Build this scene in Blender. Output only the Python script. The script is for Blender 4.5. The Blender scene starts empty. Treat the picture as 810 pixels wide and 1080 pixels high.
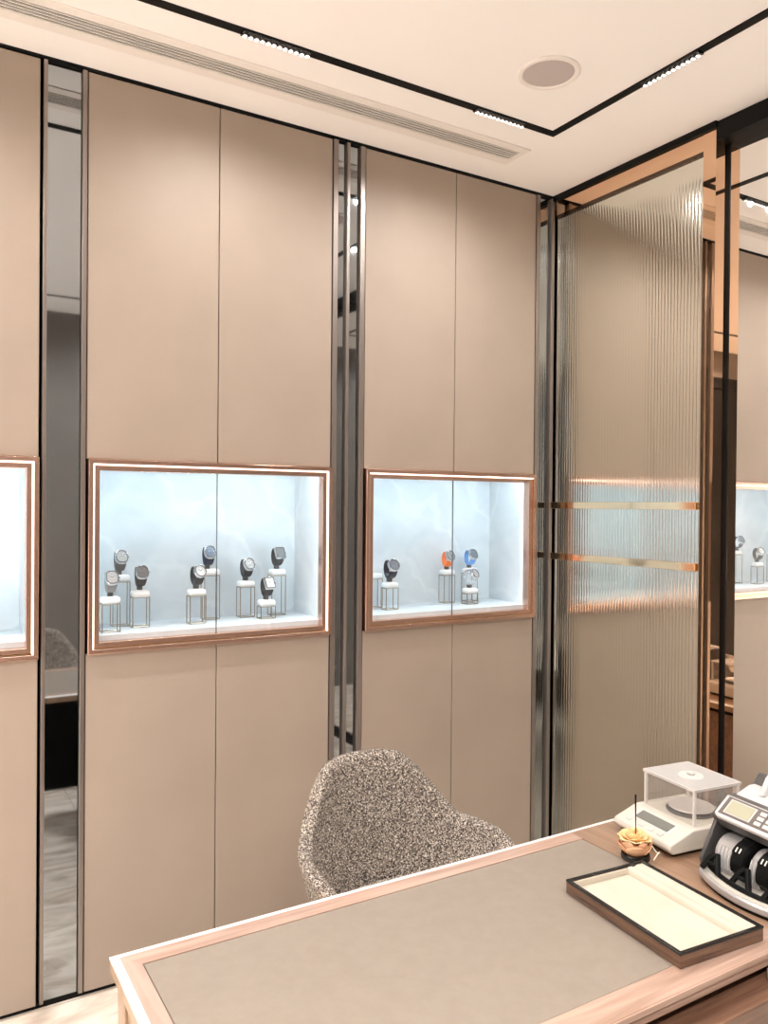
import bpy, bmesh, math, random
from mathutils import Vector, Matrix, Euler
random.seed(7)
C = bpy.context.scene.collection
PI = math.pi

# ------------------------------------------------------------------ materials
def mat(name, col=(.8,.8,.8), rough=.5, metal=0.0, spec=.5, emit=None, estr=0.0, alpha=1.0, coat=0.0):
    m = bpy.data.materials.new(name); m.use_nodes = True
    b = m.node_tree.nodes['Principled BSDF']
    b.inputs['Base Color'].default_value = (*col, 1)
    b.inputs['Roughness'].default_value = rough
    b.inputs['Metallic'].default_value = metal
    b.inputs['Specular IOR Level'].default_value = spec
    b.inputs['Coat Weight'].default_value = coat
    b.inputs['Coat Roughness'].default_value = .08
    if emit:
        b.inputs['Emission Color'].default_value = (*emit, 1)
        b.inputs['Emission Strength'].default_value = estr
    return m

def nodes(m):
    return m.node_tree.nodes, m.node_tree.links, m.node_tree.nodes['Principled BSDF']

def noise_col(m, c1, c2, scale=5, detail=4, stretch=(1,1,1), lo=.35, hi=.65, bump=0.0, dist=0.0, rough=.55, bscale=None):
    n, l, b = nodes(m)
    tc = n.new('ShaderNodeTexCoord'); mp = n.new('ShaderNodeMapping')
    mp.inputs['Scale'].default_value = stretch
    nz = n.new('ShaderNodeTexNoise'); nz.inputs['Scale'].default_value = scale
    nz.inputs['Detail'].default_value = detail; nz.inputs['Distortion'].default_value = dist
    nz.inputs['Roughness'].default_value = rough
    cr = n.new('ShaderNodeValToRGB')
    cr.color_ramp.elements[0].position = lo; cr.color_ramp.elements[0].color = (*c1, 1)
    cr.color_ramp.elements[1].position = hi; cr.color_ramp.elements[1].color = (*c2, 1)
    l.new(tc.outputs['Object'], mp.inputs['Vector']); l.new(mp.outputs['Vector'], nz.inputs['Vector'])
    l.new(nz.outputs['Fac'], cr.inputs['Fac']); l.new(cr.outputs['Color'], b.inputs['Base Color'])
    if bump:
        nb = n.new('ShaderNodeTexNoise'); nb.inputs['Scale'].default_value = bscale or scale*8
        nb.inputs['Detail'].default_value = 3
        l.new(tc.outputs['Object'], nb.inputs['Vector'])
        bp = n.new('ShaderNodeBump'); bp.inputs['Strength'].default_value = bump
        bp.inputs['Distance'].default_value = .002
        l.new(nb.outputs['Fac'], bp.inputs['Height']); l.new(bp.outputs['Normal'], b.inputs['Normal'])
    return m

M = {}
M['ceiling'] = mat('ceiling_paint', (.91,.88,.86), .8)
M['leather'] = noise_col(mat('taupe_leather', rough=.5, spec=.35), (.35,.283,.232), (.38,.308,.253), 2.2, 6, bump=.12, bscale=220)
M['dark_wood'] = mat('dark_carcass', (.014,.011,.010), .5, spec=.2)
M['black'] = mat('black_matt', (.004,.004,.004), .5, spec=.15)
M['black_gloss'] = mat('black_gloss', (.01,.01,.01), .12)
M['bronze_trim'] = mat('bronze_grey_trim', (.30,.26,.235), .32, .75)
M['rose_gold'] = mat('rose_gold', (.74,.485,.39), .24, 1.0)
M['rose_gold_polished'] = mat('rose_gold_polished', (1.0,.71,.45), .10, 1.0)
M['copper_mirror'] = mat('copper_mirror', (.82,.55,.37), .02, 1.0)
M['grey_mirror'] = mat('grey_tinted_mirror', (.40,.43,.455), .03, 1.0)
M['clear_mirror'] = mat('clear_mirror', (.90,.89,.87), .008, 1.0)
M['bronze_dark'] = mat('dark_bronze', (.12,.085,.065), .2, 1.0)
M['edge_sheen'] = mat('white_edge_sheen', (.93,.91,.89), .12, coat=.6)  # white stands in for the bright reflection on the polished desk edge
M['steel'] = mat('steel', (.60,.61,.62), .2, 1.0)
M['steel_satin'] = mat('satin_steel', (.86,.85,.84), .45, .6)
M['champagne'] = mat('champagne_wire', (.40,.33,.255), .3, 1.0)
M['white_matt'] = mat('white_cushion', (.84,.85,.85), .7)
M['glint_line'] = mat('warm_glint_line', (1,1,1), .5, emit=(1.0,.93,.85), estr=1.5)  # glow paints the bright reflection of the polished frame step
M['led_cool'] = mat('cool_led', (1,1,1), .5, emit=(.70,.90,1.0), estr=60)
M['led_side'] = mat('cool_led_side', (1,1,1), .5, emit=(.70,.90,1.0), estr=22)
M['lamp'] = mat('lamp_lens', (1,1,1), .4, emit=(1.0,.93,.84), estr=2.6)
M['grey_back'] = noise_col(mat('taupe_back_wall', rough=.4), (.17,.152,.138), (.20,.18,.162), 1.5, 4)
M['plaster'] = mat('wall_plaster', (.85,.81,.77), .7)
M['vent_white'] = mat('vent_white', (.82,.77,.73), .5)
M['vent_dark'] = mat('vent_dark', (.008,.008,.008), .7, spec=.1)
M['grille'] = noise_col(mat('speaker_grille', rough=.6), (.46,.40,.385), (.54,.475,.455), 900, 1)
M['desk_leather'] = noise_col(mat('desk_leather', rough=.42, spec=.4), (.262,.218,.178), (.28,.235,.192), 30, 4, bump=.08, bscale=500)
M['plastic_white'] = mat('plastic_cream', (.60,.565,.50), .35)
M['plastic_light'] = mat('plastic_light_grey', (.60,.585,.575), .35)
M['plastic_silver'] = mat('plastic_silver', (.50,.475,.465), .28, .35)
M['plastic_dark'] = mat('plastic_dark_grey', (.075,.07,.068), .35)
M['lcd_dark'] = mat('lcd_dark', (.19,.19,.17), .15)
M['lcd_light'] = mat('lcd_light', (.42,.41,.30), .2)
M['panel_grey'] = mat('panel_grey', (.14,.12,.11), .3)
M['key_grey'] = mat('key_grey', (.55,.53,.52), .4)
M['cream_suede'] = noise_col(mat('cream_suede', rough=.9, spec=.1), (.54,.48,.395), (.59,.53,.44), 9, 4)
M['tray_wood'] = noise_col(mat('tray_wood', rough=.25, spec=.5, coat=.8), (.05,.022,.013), (.17,.085,.045), 3, 5, stretch=(2,2,34), lo=.3, hi=.75)
M['petal_cream'] = noise_col(mat('petal_cream', rough=.7), (.82,.55,.25), (.92,.74,.44), 25, 3)
M['petal_peach'] = noise_col(mat('petal_peach', rough=.7), (.70,.36,.20), (.86,.60,.36), 25, 3)
M['jar_glass'] = mat('dark_jar_glass', (.012,.012,.012), .05)
M['felt_white'] = mat('ribbon_white', (.85,.78,.66), .6)

# wood with long grain, along a chosen axis
def wood(name, c1, c2, axis, rough=.35, coat=.3):
    st = [22,22,22]; st[axis] = 1.3
    return noise_col(mat(name, rough=rough, coat=coat), c1, c2, 1.6, 7, stretch=tuple(st), lo=.34, hi=.66, dist=1.2)
M['desk_wood_x'] = wood('desk_wood', (.34,.215,.16), (.52,.355,.28), 0)
M['desk_wood_y'] = wood('desk_wood_cross', (.33,.215,.17), (.54,.38,.31), 1)
M['desk_wood_end'] = wood('desk_wood_end', (.26,.15,.09), (.36,.225,.145), 1)
M['apron_wood'] = wood('apron_wood', (.11,.055,.034), (.19,.098,.06), 0, .18, .6)
M['leg_wood'] = wood('leg_wood', (.27,.175,.11), (.36,.24,.155), 2)

# pale stone lining of the showcases: soft plaster-like veins
def stone(name, c1, c2, c3):
    m = mat(name, rough=.5); n, l, b = nodes(m)
    tc = n.new('ShaderNodeTexCoord')
    nz = n.new('ShaderNodeTexNoise'); nz.inputs['Scale'].default_value = 5; nz.inputs['Detail'].default_value = 8
    nz.inputs['Distortion'].default_value = 1.6
    cr = n.new('ShaderNodeValToRGB'); e = cr.color_ramp.elements
    e[0].position = .3; e[0].color = (*c1,1); e[1].position = .7; e[1].color = (*c2,1)
    wv = n.new('ShaderNodeTexWave'); wv.inputs['Scale'].default_value = 1.3; wv.inputs['Distortion'].default_value = 14
    wv.inputs['Detail'].default_value = 5; wv.inputs['Detail Scale'].default_value = 1.4
    wv.bands_direction = 'DIAGONAL'
    cr2 = n.new('ShaderNodeValToRGB'); f = cr2.color_ramp.elements
    f[0].position = 0; f[0].color = (1,1,1,1); f[1].position = .06; f[1].color = (0,0,0,1)
    mx = n.new('ShaderNodeMix'); mx.data_type = 'RGBA'
    l.new(tc.outputs['Object'], nz.inputs['Vector']); l.new(tc.outputs['Object'], wv.inputs['Vector'])
    l.new(nz.outputs['Fac'], cr.inputs['Fac']); l.new(wv.outputs['Fac'], cr2.inputs['Fac'])
    mul = n.new('ShaderNodeMath'); mul.operation = 'MULTIPLY'; mul.inputs[1].default_value = .35
    l.new(cr2.outputs['Color'], mul.inputs[0]); l.new(mul.outputs[0], mx.inputs['Factor'])
    l.new(cr.outputs['Color'], mx.inputs['A']); mx.inputs['B'].default_value = (*c3,1)
    l.new(mx.outputs['Result'], b.inputs['Base Color'])
    return m
M['niche'] = stone('showcase_stone', (.55,.61,.65), (.64,.69,.72), (.76,.80,.82))

def floor_mat():
    m = mat('cream_marble', rough=.16, spec=.5); n, l, b = nodes(m)
    tc = n.new('ShaderNodeTexCoord')
    nz = n.new('ShaderNodeTexNoise'); nz.inputs['Scale'].default_value = 2.2; nz.inputs['Detail'].default_value = 10
    nz.inputs['Distortion'].default_value = 2.4
    mp = n.new('ShaderNodeMapping'); mp.inputs['Rotation'].default_value = (0,0,.5); mp.inputs['Scale'].default_value = (1,2.6,1)
    cr = n.new('ShaderNodeValToRGB'); e = cr.color_ramp.elements
    e[0].position = .32; e[0].color = (.46,.375,.30,1); e[1].position = .62; e[1].color = (.80,.72,.63,1)
    br = n.new('ShaderNodeTexBrick'); br.inputs['Scale'].default_value = 1.25; br.inputs['Mortar Size'].default_value = .003
    br.offset = 0; br.inputs['Brick Width'].default_value = 1; br.inputs['Row Height'].default_value = 1
    mx = n.new('ShaderNodeMix'); mx.data_type = 'RGBA'; mx.inputs['B'].default_value = (.45,.37,.3,1)
    l.new(tc.outputs['Object'], mp.inputs['Vector']); l.new(mp.outputs['Vector'], nz.inputs['Vector'])
    l.new(tc.outputs['Object'], br.inputs['Vector'])
    l.new(nz.outputs['Fac'], cr.inputs['Fac']); l.new(br.outputs['Fac'], mx.inputs['Factor'])
    l.new(cr.outputs['Color'], mx.inputs['A']); l.new(mx.outputs['Result'], b.inputs['Base Color'])
    return m
M['floor'] = floor_mat()

def tweed(name):
    m = mat(name, rough=.95, spec=.1); n, l, b = nodes(m)
    tc = n.new('ShaderNodeTexCoord')
    v = n.new('ShaderNodeTexVoronoi'); v.inputs['Scale'].default_value = 420
    sp = n.new('ShaderNodeSeparateColor')
    cr = n.new('ShaderNodeValToRGB'); cr.color_ramp.interpolation = 'CONSTANT'
    e = cr.color_ramp.elements
    e[0].position = 0; e[0].color = (.03,.026,.027,1)
    e[1].position = .30; e[1].color = (.15,.125,.11,1)
    for p, c in ((.54,(.33,.275,.23)),(.76,(.56,.48,.40)),(.91,(.86,.79,.70))):
        q = e.new(p); q.color = (*c,1)
    l.new(tc.outputs['Object'], v.inputs['Vector']); l.new(v.outputs['Color'], sp.inputs['Color'])
    l.new(sp.outputs['Red'], cr.inputs['Fac']); l.new(cr.outputs['Color'], b.inputs['Base Color'])
    bp = n.new('ShaderNodeBump'); bp.inputs['Strength'].default_value = .6; bp.inputs['Distance'].default_value = .003
    l.new(v.outputs['Distance'], bp.inputs['Height']); l.new(bp.outputs['Normal'], b.inputs['Normal'])
    return m
M['tweed'] = tweed('speckled_tweed')

def clear(name, gl=.06, tint=(1,1,1), rough=.02, white=0.0, wcol=(.95,.93,.9)):
    m = bpy.data.materials.new(name); m.use_nodes = True
    n = m.node_tree.nodes; l = m.node_tree.links; n.clear()
    out = n.new('ShaderNodeOutputMaterial'); tr = n.new('ShaderNodeBsdfTransparent'); tr.inputs['Color'].default_value = (*tint,1)
    g = n.new('ShaderNodeBsdfGlossy'); g.inputs['Roughness'].default_value = rough
    mx = n.new('ShaderNodeMixShader'); mx.inputs['Fac'].default_value = gl
    l.new(tr.outputs[0], mx.inputs[1]); l.new(g.outputs[0], mx.inputs[2])
    last = mx
    if white:
        d = n.new('ShaderNodeBsdfDiffuse'); d.inputs['Color'].default_value = (*wcol,1)
        m2 = n.new('ShaderNodeMixShader'); m2.inputs['Fac'].default_value = white
        l.new(mx.outputs[0], m2.inputs[1]); l.new(d.outputs[0], m2.inputs[2]); last = m2
    l.new(last.outputs[0], out.inputs['Surface'])
    return m
M['glass'] = clear('showcase_glass', .035)
M['acrylic'] = clear('clear_acrylic', .06, (.97,.96,.95), .05, .05)
M['acrylic_lid'] = clear('frosted_acrylic', .06, (.97,.96,.95), .1, .42, (.72,.71,.70))
M['acrylic_edge'] = clear('bright_acrylic_edge', .08, (1,.98,.97), .1, .5, (.85,.82,.80))
M['fluted'] = mat('fluted_mirror_glass', (.80,.79,.72), .11, 1.0)

# ------------------------------------------------------------------ mesh builder
class MB:
    def __init__(s): s.v = []; s.f = []; s.mi = []
    def add(s, vs, fs, k=0):
        o = len(s.v); s.v += [Vector(v) for v in vs]
        s.f += [tuple(i+o for i in f) for f in fs]; s.mi += [k]*len(fs); return s
    def box(s, x0, x1, y0, y1, z0, z1, k=0):
        vs = [(x,y,z) for z in (z0,z1) for y in (y0,y1) for x in (x0,x1)]
        return s.add(vs, [(0,2,3,1),(4,5,7,6),(0,1,5,4),(2,6,7,3),(0,4,6,2),(1,3,7,5)], k)
    def prism(s, poly, a0, a1, axis='z', k=0):
        # poly: 2D points; extruded along axis from a0 to a1
        n = len(poly)
        def P(p, a):
            return {'z':(p[0],p[1],a),'y':(p[0],a,p[1]),'x':(a,p[0],p[1])}[axis]
        vs = [P(p,a0) for p in poly] + [P(p,a1) for p in poly]
        fs = [tuple(range(n-1,-1,-1)), tuple(range(n,2*n))] + [(i,(i+1)%n,n+(i+1)%n,n+i) for i in range(n)]
        return s.add(vs, fs, k)
    def lathe(s, prof, seg=24, c=(0,0,0), axis='z', cap=True, k=0):
        vs = []; fs = []
        for r, h in prof:
            for i in range(seg):
                a = 2*PI*i/seg; x, y = r*math.cos(a), r*math.sin(a)
                vs.append({'z':(c[0]+x,c[1]+y,c[2]+h),'y':(c[0]+x,c[1]+h,c[2]+y),'x':(c[0]+h,c[1]+x,c[2]+y)}[axis])
        m = len(prof)
        for j in range(m-1):
            for i in range(seg):
                a, b = j*seg+i, j*seg+(i+1)%seg
                fs.append((a,b,b+seg,a+seg))
        if cap:
            fs.append(tuple(range(seg-1,-1,-1))); fs.append(tuple((m-1)*seg+i for i in range(seg)))
        return s.add(vs, fs, k)
    def tube(s, pts, r, seg=8, closed=False, k=0):
        pts = [Vector(p) for p in pts]; n = len(pts); vs = []; fs = []
        up = None
        for i, p in enumerate(pts):
            a = pts[(i-1)%n] if (closed or i > 0) else p
            b = pts[(i+1)%n] if (closed or i < n-1) else p
            t = (b-a).normalized()
            if up is None: up = t.orthogonal().normalized()
            u = (up - t*up.dot(t)); u = u.normalized() if u.length > 1e-6 else t.orthogonal().normalized()
            up = u; w = t.cross(u)
            rr = r[i] if isinstance(r, (list,tuple)) else r
            for q in range(seg):
                an = 2*PI*q/seg; vs.append(p + u*rr*math.cos(an) + w*rr*math.sin(an))
        for i in range(n if closed else n-1):
            j = (i+1)%n
            for q in range(seg):
                fs.append((i*seg+q, i*seg+(q+1)%seg, j*seg+(q+1)%seg, j*seg+q))
        if not closed:
            fs.append(tuple(range(seg-1,-1,-1))); fs.append(tuple((n-1)*seg+q for q in range(seg)))
        return s.add(vs, fs, k)
    def grid(s, fn, nu, nv, closeu=False, k=0):
        vs = [fn(i/(nu if closeu else nu-1), j/(nv-1)) for j in range(nv) for i in range(nu)]
        fs = []
        for j in range(nv-1):
            for i in range(nu if closeu else nu-1):
                a = j*nu+i; b = j*nu+(i+1)%nu
                fs.append((a,b,b+nu,a+nu))
        return s.add(vs, fs, k)
    def xf(s, mtx):
        s.v = [mtx @ v for v in s.v]; return s

def build(name, mb, mats, parent=None, bevel=0, seg=2, smooth=True, world=False, subsurf=0, solid=0, ang=35):
    me = bpy.data.meshes.new(name)
    vs = mb.v
    if world and parent is not None:
        inv = parent.matrix_basis.inverted()
        if parent.parent is not None: inv = inv @ parent.parent.matrix_basis.inverted()
        vs = [inv @ v for v in vs]
    me.from_pydata([tuple(v) for v in vs], [], mb.f)
    bm = bmesh.new(); bm.from_mesh(me); bmesh.ops.recalc_face_normals(bm, faces=bm.faces); bm.to_mesh(me); bm.free()
    for m in (mats if isinstance(mats, (list,tuple)) else [mats]): me.materials.append(m if not isinstance(m, str) else M[m])
    for p, k in zip(me.polygons, mb.mi): p.material_index = k
    if smooth:
        me.polygons.foreach_set('use_smooth', [True]*len(me.polygons))
        if not subsurf: me.set_sharp_from_angle(angle=math.radians(ang))
    o = bpy.data.objects.new(name, me); C.objects.link(o)
    if parent is not None: o.parent = parent
    if solid:
        d = o.modifiers.new('solid','SOLIDIFY'); d.thickness = solid; d.offset = 0
    if bevel:
        d = o.modifiers.new('bevel','BEVEL'); d.width = bevel; d.segments = seg; d.limit_method = 'ANGLE'; d.angle_limit = math.radians(40)
        d.harden_normals = False
    if subsurf:
        d = o.modifiers.new('sub','SUBSURF'); d.levels = subsurf; d.render_levels = subsurf
    return o

def tag(o, label, cat, group=None):
    o['label'] = label; o['category'] = cat
    if group: o['group'] = group
    return o
def thing(name, label, cat, loc=(0,0,0), rz=0, group=None):
    o = bpy.data.objects.new(name, None); C.objects.link(o)
    o.location = loc; o.rotation_euler = (0,0,rz); o.empty_display_size = .05
    o.matrix_basis = Matrix.Translation(loc) @ Matrix.Rotation(rz,4,'Z')
    return tag(o, label, cat, group)
def struct(name, mb, m, **kw):
    o = build(name, mb, m, **kw); o['kind'] = 'structure'; return o

# ------------------------------------------------------------------ room constants
H = 3.09            # ceiling
XR = 2.588          # face of the right wall
XM = 2.658          # recessed mirror on the right wall
YB, XL, WB = -3.63, -2.3, .42
ZT, ZB = 1.797, 1.147   # showcase frame top / bottom

# ------------------------------------------------------------------ shell
struct('floor', MB().box(XL-.1, 2.9, YB-.1, WB+.1, -.06, 0), 'floor')
struct('ceiling', MB().box(XL-.1, 2.9, YB-.1, WB+.1, H, H+.06), 'ceiling')
struct('wall_back', MB().box(XL-.1, 2.9, WB, WB+.1, 0, H), 'dark_wood')
struct('wall_right', MB().box(2.70, 2.9, YB-.1, WB, 0, H), 'dark_wood')
struct('wall_front', MB().box(XL-.1, 2.9, YB-.1, YB, 0, H), 'grey_back')
dr = MB(); dr.box(-2.1, -.28, YB+.001, YB+.045, 0, .08); dr.box(-2.1, -.28, YB+.001, YB+.045, 2.74, 2.84)
for x in (-2.1, -1.22, -.36): dr.box(x, x+.08, YB+.001, YB+.045, .08, 2.74)
dr = struct('door_1', dr, 'black', bevel=.002)
build('door_leaf', MB().box(-2.02, -.36, YB+.006, YB+.03, .08, 2.74), 'black', dr)
for x in (-1.26, -1.10): build('door_handle', MB().tube([(x,YB+.03,.9),(x,YB+.07,.9),(x,YB+.07,1.3),(x,YB+.03,1.3)], .009, 8), 'steel', dr)
struct('wall_left', MB().box(XL-.1, XL, YB, WB, 0, H), 'plaster')
# shadow gaps
struct('trim_1', MB().box(XL, 2.60, -.004, WB, 3.080, H), 'black')
struct('trim_2', MB().box(XR-.012, 2.70, -.868, 0, 3.066, H), 'black')
struct('baseboard_back', MB().box(XL, 2.60, .012, WB, 0, .018), 'black')
struct('baseboard_right', MB().box(XR+.012, 2.70, -.86, .012, 0, .02), 'black')

# ------------------------------------------------------------------ display cabinets on the back wall
def frame_ring(mb, x0, x1, z0, z1, w, y0, y1, ch=0.0, k=0):
    # mitred rectangular ring of section w, between y0 (front) and y1 (rear)
    o = [(x0,z0),(x1,z0),(x1,z1),(x0,z1)]; i = [(x0+w,z0+w),(x1-w,z0+w),(x1-w,z1-w),(x0+w,z1-w)]
    vs = [(p[0],y0,p[1]) for p in o]+[(p[0],y0,p[1]) for p in i]+[(p[0],y1,p[1]) for p in o]+[(p[0],y1,p[1]) for p in i]
    fs = []
    for a in range(4):
        b = (a+1)%4
        fs += [(a,b,4+b,4+a),(8+a,12+a,12+b,8+b),(a,8+a,8+b,b),(4+a,4+b,12+b,12+a)]
    return mb.add(vs, fs, k)

def cabinet(x0, x1, joint, label, right_in, lines):
    t = thing('display_cabinet', label, 'display cabinet', ((x0+x1)/2, 0, 0), 0, 'wall display cabinets')
    W = dict(world=True)
    c = MB()                                  # dark carcass around the lit box
    c.box(x0+.004, x1-.004, .026, .40, .02, ZB+.03); c.box(x0+.004, x1-.004, .026, .40, ZT-.012, 3.078)
    c.box(x0+.004, x0+.016, .026, .40, ZB+.03, ZT-.012); c.box(x1-.016, x1-.004, .026, .40, ZB+.03, ZT-.012)
    build('carcass', c, 'dark_wood', t, **W)
    g = .0016
    for a, b in ((x0, joint-g), (joint+g, x1)):
        build('upper_door', MB().box(a, b, 0, .024, ZT+.002, 3.078), 'leather', t, bevel=.002, **W)
        build('lower_door', MB().box(a, b, 0, .024, .016, ZB-.002), 'leather', t, bevel=.002, **W)
    # lit stone-lined box
    bx0, bx1, fz, cz, by = x0+.022, right_in, 1.202, 1.772, .287
    s = MB()
    s.box(bx0-.01, bx1+.01, .02, by+.01, fz-.024, fz)            # floor slab
    s.box(bx0-.01, bx1+.01, .02, by+.01, cz, cz+.01)
    s.box(bx0-.01, bx1+.01, by, by+.01, fz, cz)
    s.box(bx0-.01, bx0, .02, by, fz, cz); s.box(bx1, bx1+.01, .02, by, fz, cz)
    build('display_box', s, 'niche', t, **W)
    # rose gold frame: outer band, bright step, inner band
    fx0, fx1 = x0+.003, x1
    build('outer_frame', frame_ring(MB(), fx0, fx1, ZB, ZT, .015, -.022, .026), 'rose_gold', t, bevel=.0015, **W)
    build('inner_frame', frame_ring(MB(), fx0+.020, fx1-.020, ZB+.020, ZT-.020, .017, -.014, .026), 'rose_gold', t, bevel=.0015, **W)
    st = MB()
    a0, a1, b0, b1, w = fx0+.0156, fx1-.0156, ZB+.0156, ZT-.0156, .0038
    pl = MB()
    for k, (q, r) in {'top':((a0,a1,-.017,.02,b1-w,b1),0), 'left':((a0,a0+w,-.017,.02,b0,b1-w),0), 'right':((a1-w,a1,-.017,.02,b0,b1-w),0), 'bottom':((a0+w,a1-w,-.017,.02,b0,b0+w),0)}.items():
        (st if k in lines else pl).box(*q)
    l = build('glint_line', st, 'glint_line', t, **W)
    l['label'] = 'thin glowing line painting a reflection on the frame step'
    build('frame_step', pl, 'rose_gold_polished', t, **W)
    for a, b in ((fx0+.037, joint-.001), (joint+.001, fx1-.037)):
        build('glass_door', MB().box(a, b, .004, .009, ZB+.037, ZT-.037), 'glass', t, **W)
    build('glass_edge', MB().box(joint-.001, joint+.001, .003, .010, ZB+.037, ZT-.037), 'grey_mirror', t, **W)
    # LED strips tucked behind the frame lip
    build('led_strip', MB().box(bx0+.01, bx1-.01, .022, .034, cz-.006, cz-.001), 'led_cool', t, **W)
    build('led_strip', MB().box(bx1-.006, bx1-.001, .022, .032, fz+.02, cz-.02), 'led_side', t, **W)
    build('led_strip', MB().box(bx0+.001, bx0+.006, .022, .032, fz+.02, cz-.02), 'led_side', t, **W)
    return t
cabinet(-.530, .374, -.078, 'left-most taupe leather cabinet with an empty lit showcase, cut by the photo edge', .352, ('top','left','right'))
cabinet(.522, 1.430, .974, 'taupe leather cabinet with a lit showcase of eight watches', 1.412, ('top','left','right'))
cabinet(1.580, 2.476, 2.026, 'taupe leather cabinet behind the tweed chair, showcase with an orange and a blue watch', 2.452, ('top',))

# ------------------------------------------------------------------ mirror strips between the cabinets
def strip(x0, x1, label, ltrim=None, rtrim=None):
    t = thing('mirror_strip', label, 'mirror', ((x0+x1)/2, .01, .018), 0, 'grey mirror strips on the back wall')
    build('mirror_glass', MB().box(x0, x1, .012, .018, .02, 3.079), 'grey_mirror', t, world=True)
    for q in (ltrim, rtrim):
        if q: build('edge_trim', MB().box(q[0], q[1], -.004, .03, .018, 3.079), 'bronze_trim', t, bevel=.001, world=True)
strip(.396, .5005, 'wide tall grey mirror strip left of the eight-watch cabinet', (.384,.396), (.5035,.518))
strip(1.4545, 1.4905, 'left of the two narrow grey mirror strips between the two watch cabinets', (1.434,1.4545), (1.494,1.507))
strip(1.507, 1.550, 'right of the two narrow grey mirror strips between the two watch cabinets', None, (1.555,1.576))
strip(2.499, 2.566, 'tall grey mirror strip in the corner beside the fluted panel', (2.479,2.499), (2.570,2.588))

# ------------------------------------------------------------------ right wall: fluted panel with bars
t = thing('fluted_glass_panel', 'floor-to-ceiling fluted glass panel with two copper bars on right wall', 'glass panel', (XR, -.43, 0))
fl = MB(); n = 50; y0, y1 = -.012, -.805; pw = (y1-y0)/n; sg = 8; sag = .00055
pts = []
for i in range(n):
    for j in range(sg):
        u = j/sg; pts.append((y0+pw*(i+u), XR+.008 - sag*4*u*(1-u)))
pts.append((y1, XR+.008))
vs = [(x, y, z) for z in (.03, 2.985) for y, x in pts]; m = len(pts)
fl.add(vs, [(i, i+1, m+i+1, m+i) for i in range(m-1)])
build('fluted_glass', fl, 'fluted', t, world=True, ang=12)
build('backing_board', MB().box(XR+.012, XR+.05, -.806, -.008, .02, 3.06), 'bronze_dark', t, world=True)
build('top_rail', MB().box(XR+.0, XR+.012, -.806, -.012, 2.985, 3.0), 'bronze_dark', t, world=True)
build('top_band', MB().box(XR, XR+.011, -.807, -.012, 3.0, 3.066), 'copper_mirror', t, world=True)
build('side_band', MB().box(XR-.001, XR+.069, -.862, -.807, .02, 3.066), 'copper_mirror', t, world=True)
build('bottom_rail', MB().box(XR, XR+.012, -.806, -.012, .02, .034), 'bronze_dark', t, world=True)
for za, zb in ((1.644,1.674), (1.410,1.440)):
    build('bar', MB().box(XR-.012, XR+.006, -.797, -.004, za, zb), 'rose_gold_polished', t, bevel=.001, world=True)

# recessed wall mirror with black header
t = thing('wall_mirror', 'large recessed wall mirror with black header on right wall', 'mirror', (XM, -2.2, 0))
build('mirror_glass', MB().box(XM, XM+.006, -3.60, -.872, .07, 3.03), 'clear_mirror', t, world=True)
build('header', MB().box(XR-.001, XM+.012, -3.60, -.862, 3.022, 3.089), 'black', t, world=True)
build('bottom_rail', MB().box(XM-.01, XM+.012, -3.60, -.872, 0, .07), 'black', t, world=True)
build('seal', MB().box(XM-.005, XM+.010, -.872, -.862, 0, 3.022), 'black', t, world=True)

# ------------------------------------------------------------------ ceiling fittings
TW = .033
TX, TY, TXL, TYB = 2.157, -.452, -1.55, -3.15
t = thing('light_track', 'black recessed magnetic light track running round the ceiling', 'light track', (TX, TY, H))
tr = MB()
tr.box(TXL, TX, TY-TW, TY, H-.004, H+.02); tr.box(TX-TW, TX, TYB, TY-TW, H-.004, H+.02)
tr.box(TXL, TX-TW, TYB, TYB+TW, H-.004, H+.02); tr.box(TXL, TXL+TW, TYB+TW, TY-TW, H-.004, H+.02)
build('track_channel', tr, 'black', t, world=True)
PW = 15
def module(cx, cy, along, label, pw=PW, cone=168):
    t = thing('spotlight_bar', label, 'track light', (cx, cy, H-.004), 0, 'linear spotlight bars in the ceiling track')
    L = .228
    hb = MB(); lens = MB(); cells = 12
    def B(a0, a1, b0, b1, z0, z1, mb):
        if along == 'x': mb.box(a0, a1, b0, b1, z0, z1)
        else: mb.box(b0, b1, a0, a1, z0, z1)
    B(-L/2, L/2, -.0145, .0145, -.006, 0, hb)
    build('housing', hb, 'black_gloss', t)
    rf = MB()
    for i in range(cells):
        a = -L/2 + L*(i+.5)/cells
        c = (a, 0, 0) if along == 'x' else (0, a, 0)
        rf.lathe([(.0088,-.0064),(.0088,-.0125),(.0078,-.0125),(.0078,-.0064)], 12, c, cap=False)
        lens.lathe([(.0078,-.0088),(.0001,-.0092)], 12, c, cap=False)
    build('reflector', rf, 'steel', t)
    build('lens', lens, 'lamp', t)
    for s in (-.07, .07):
        ld = bpy.data.lights.new('spot', 'SPOT'); ld.energy = pw; ld.color = (1.0,.965,.935)
        ld.spot_size = math.radians(cone); ld.spot_blend = 1.0; ld.shadow_soft_size = .010
        lo = bpy.data.objects.new('spotlight', ld); C.objects.link(lo)
        lo.location = (cx + (s if along == 'x' else 0), cy + (s if along == 'y' else 0), H-.022)
module(.9905, TY-TW/2, 'x', 'lit spotlight bar in the track above the eight-watch cabinet')
module(1.8785, TY-TW/2, 'x', 'lit spotlight bar in the track just left of its corner, beside the vent end')
module(TX-TW/2, -1.02, 'y', 'lit spotlight bar in the track right of the round ceiling speaker', 14)
module(TX-TW/2, -2.5, 'y', 'added fill spotlight bar in the track over the customer side, seen only in mirrors', 12)  # added bar, fill light for the lower back wall
module(-.3, TY-TW/2, 'x', 'added fill spotlight bar in the track left of the photo edge', 30)  # this bar and the next are added out of view as fill
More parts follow.
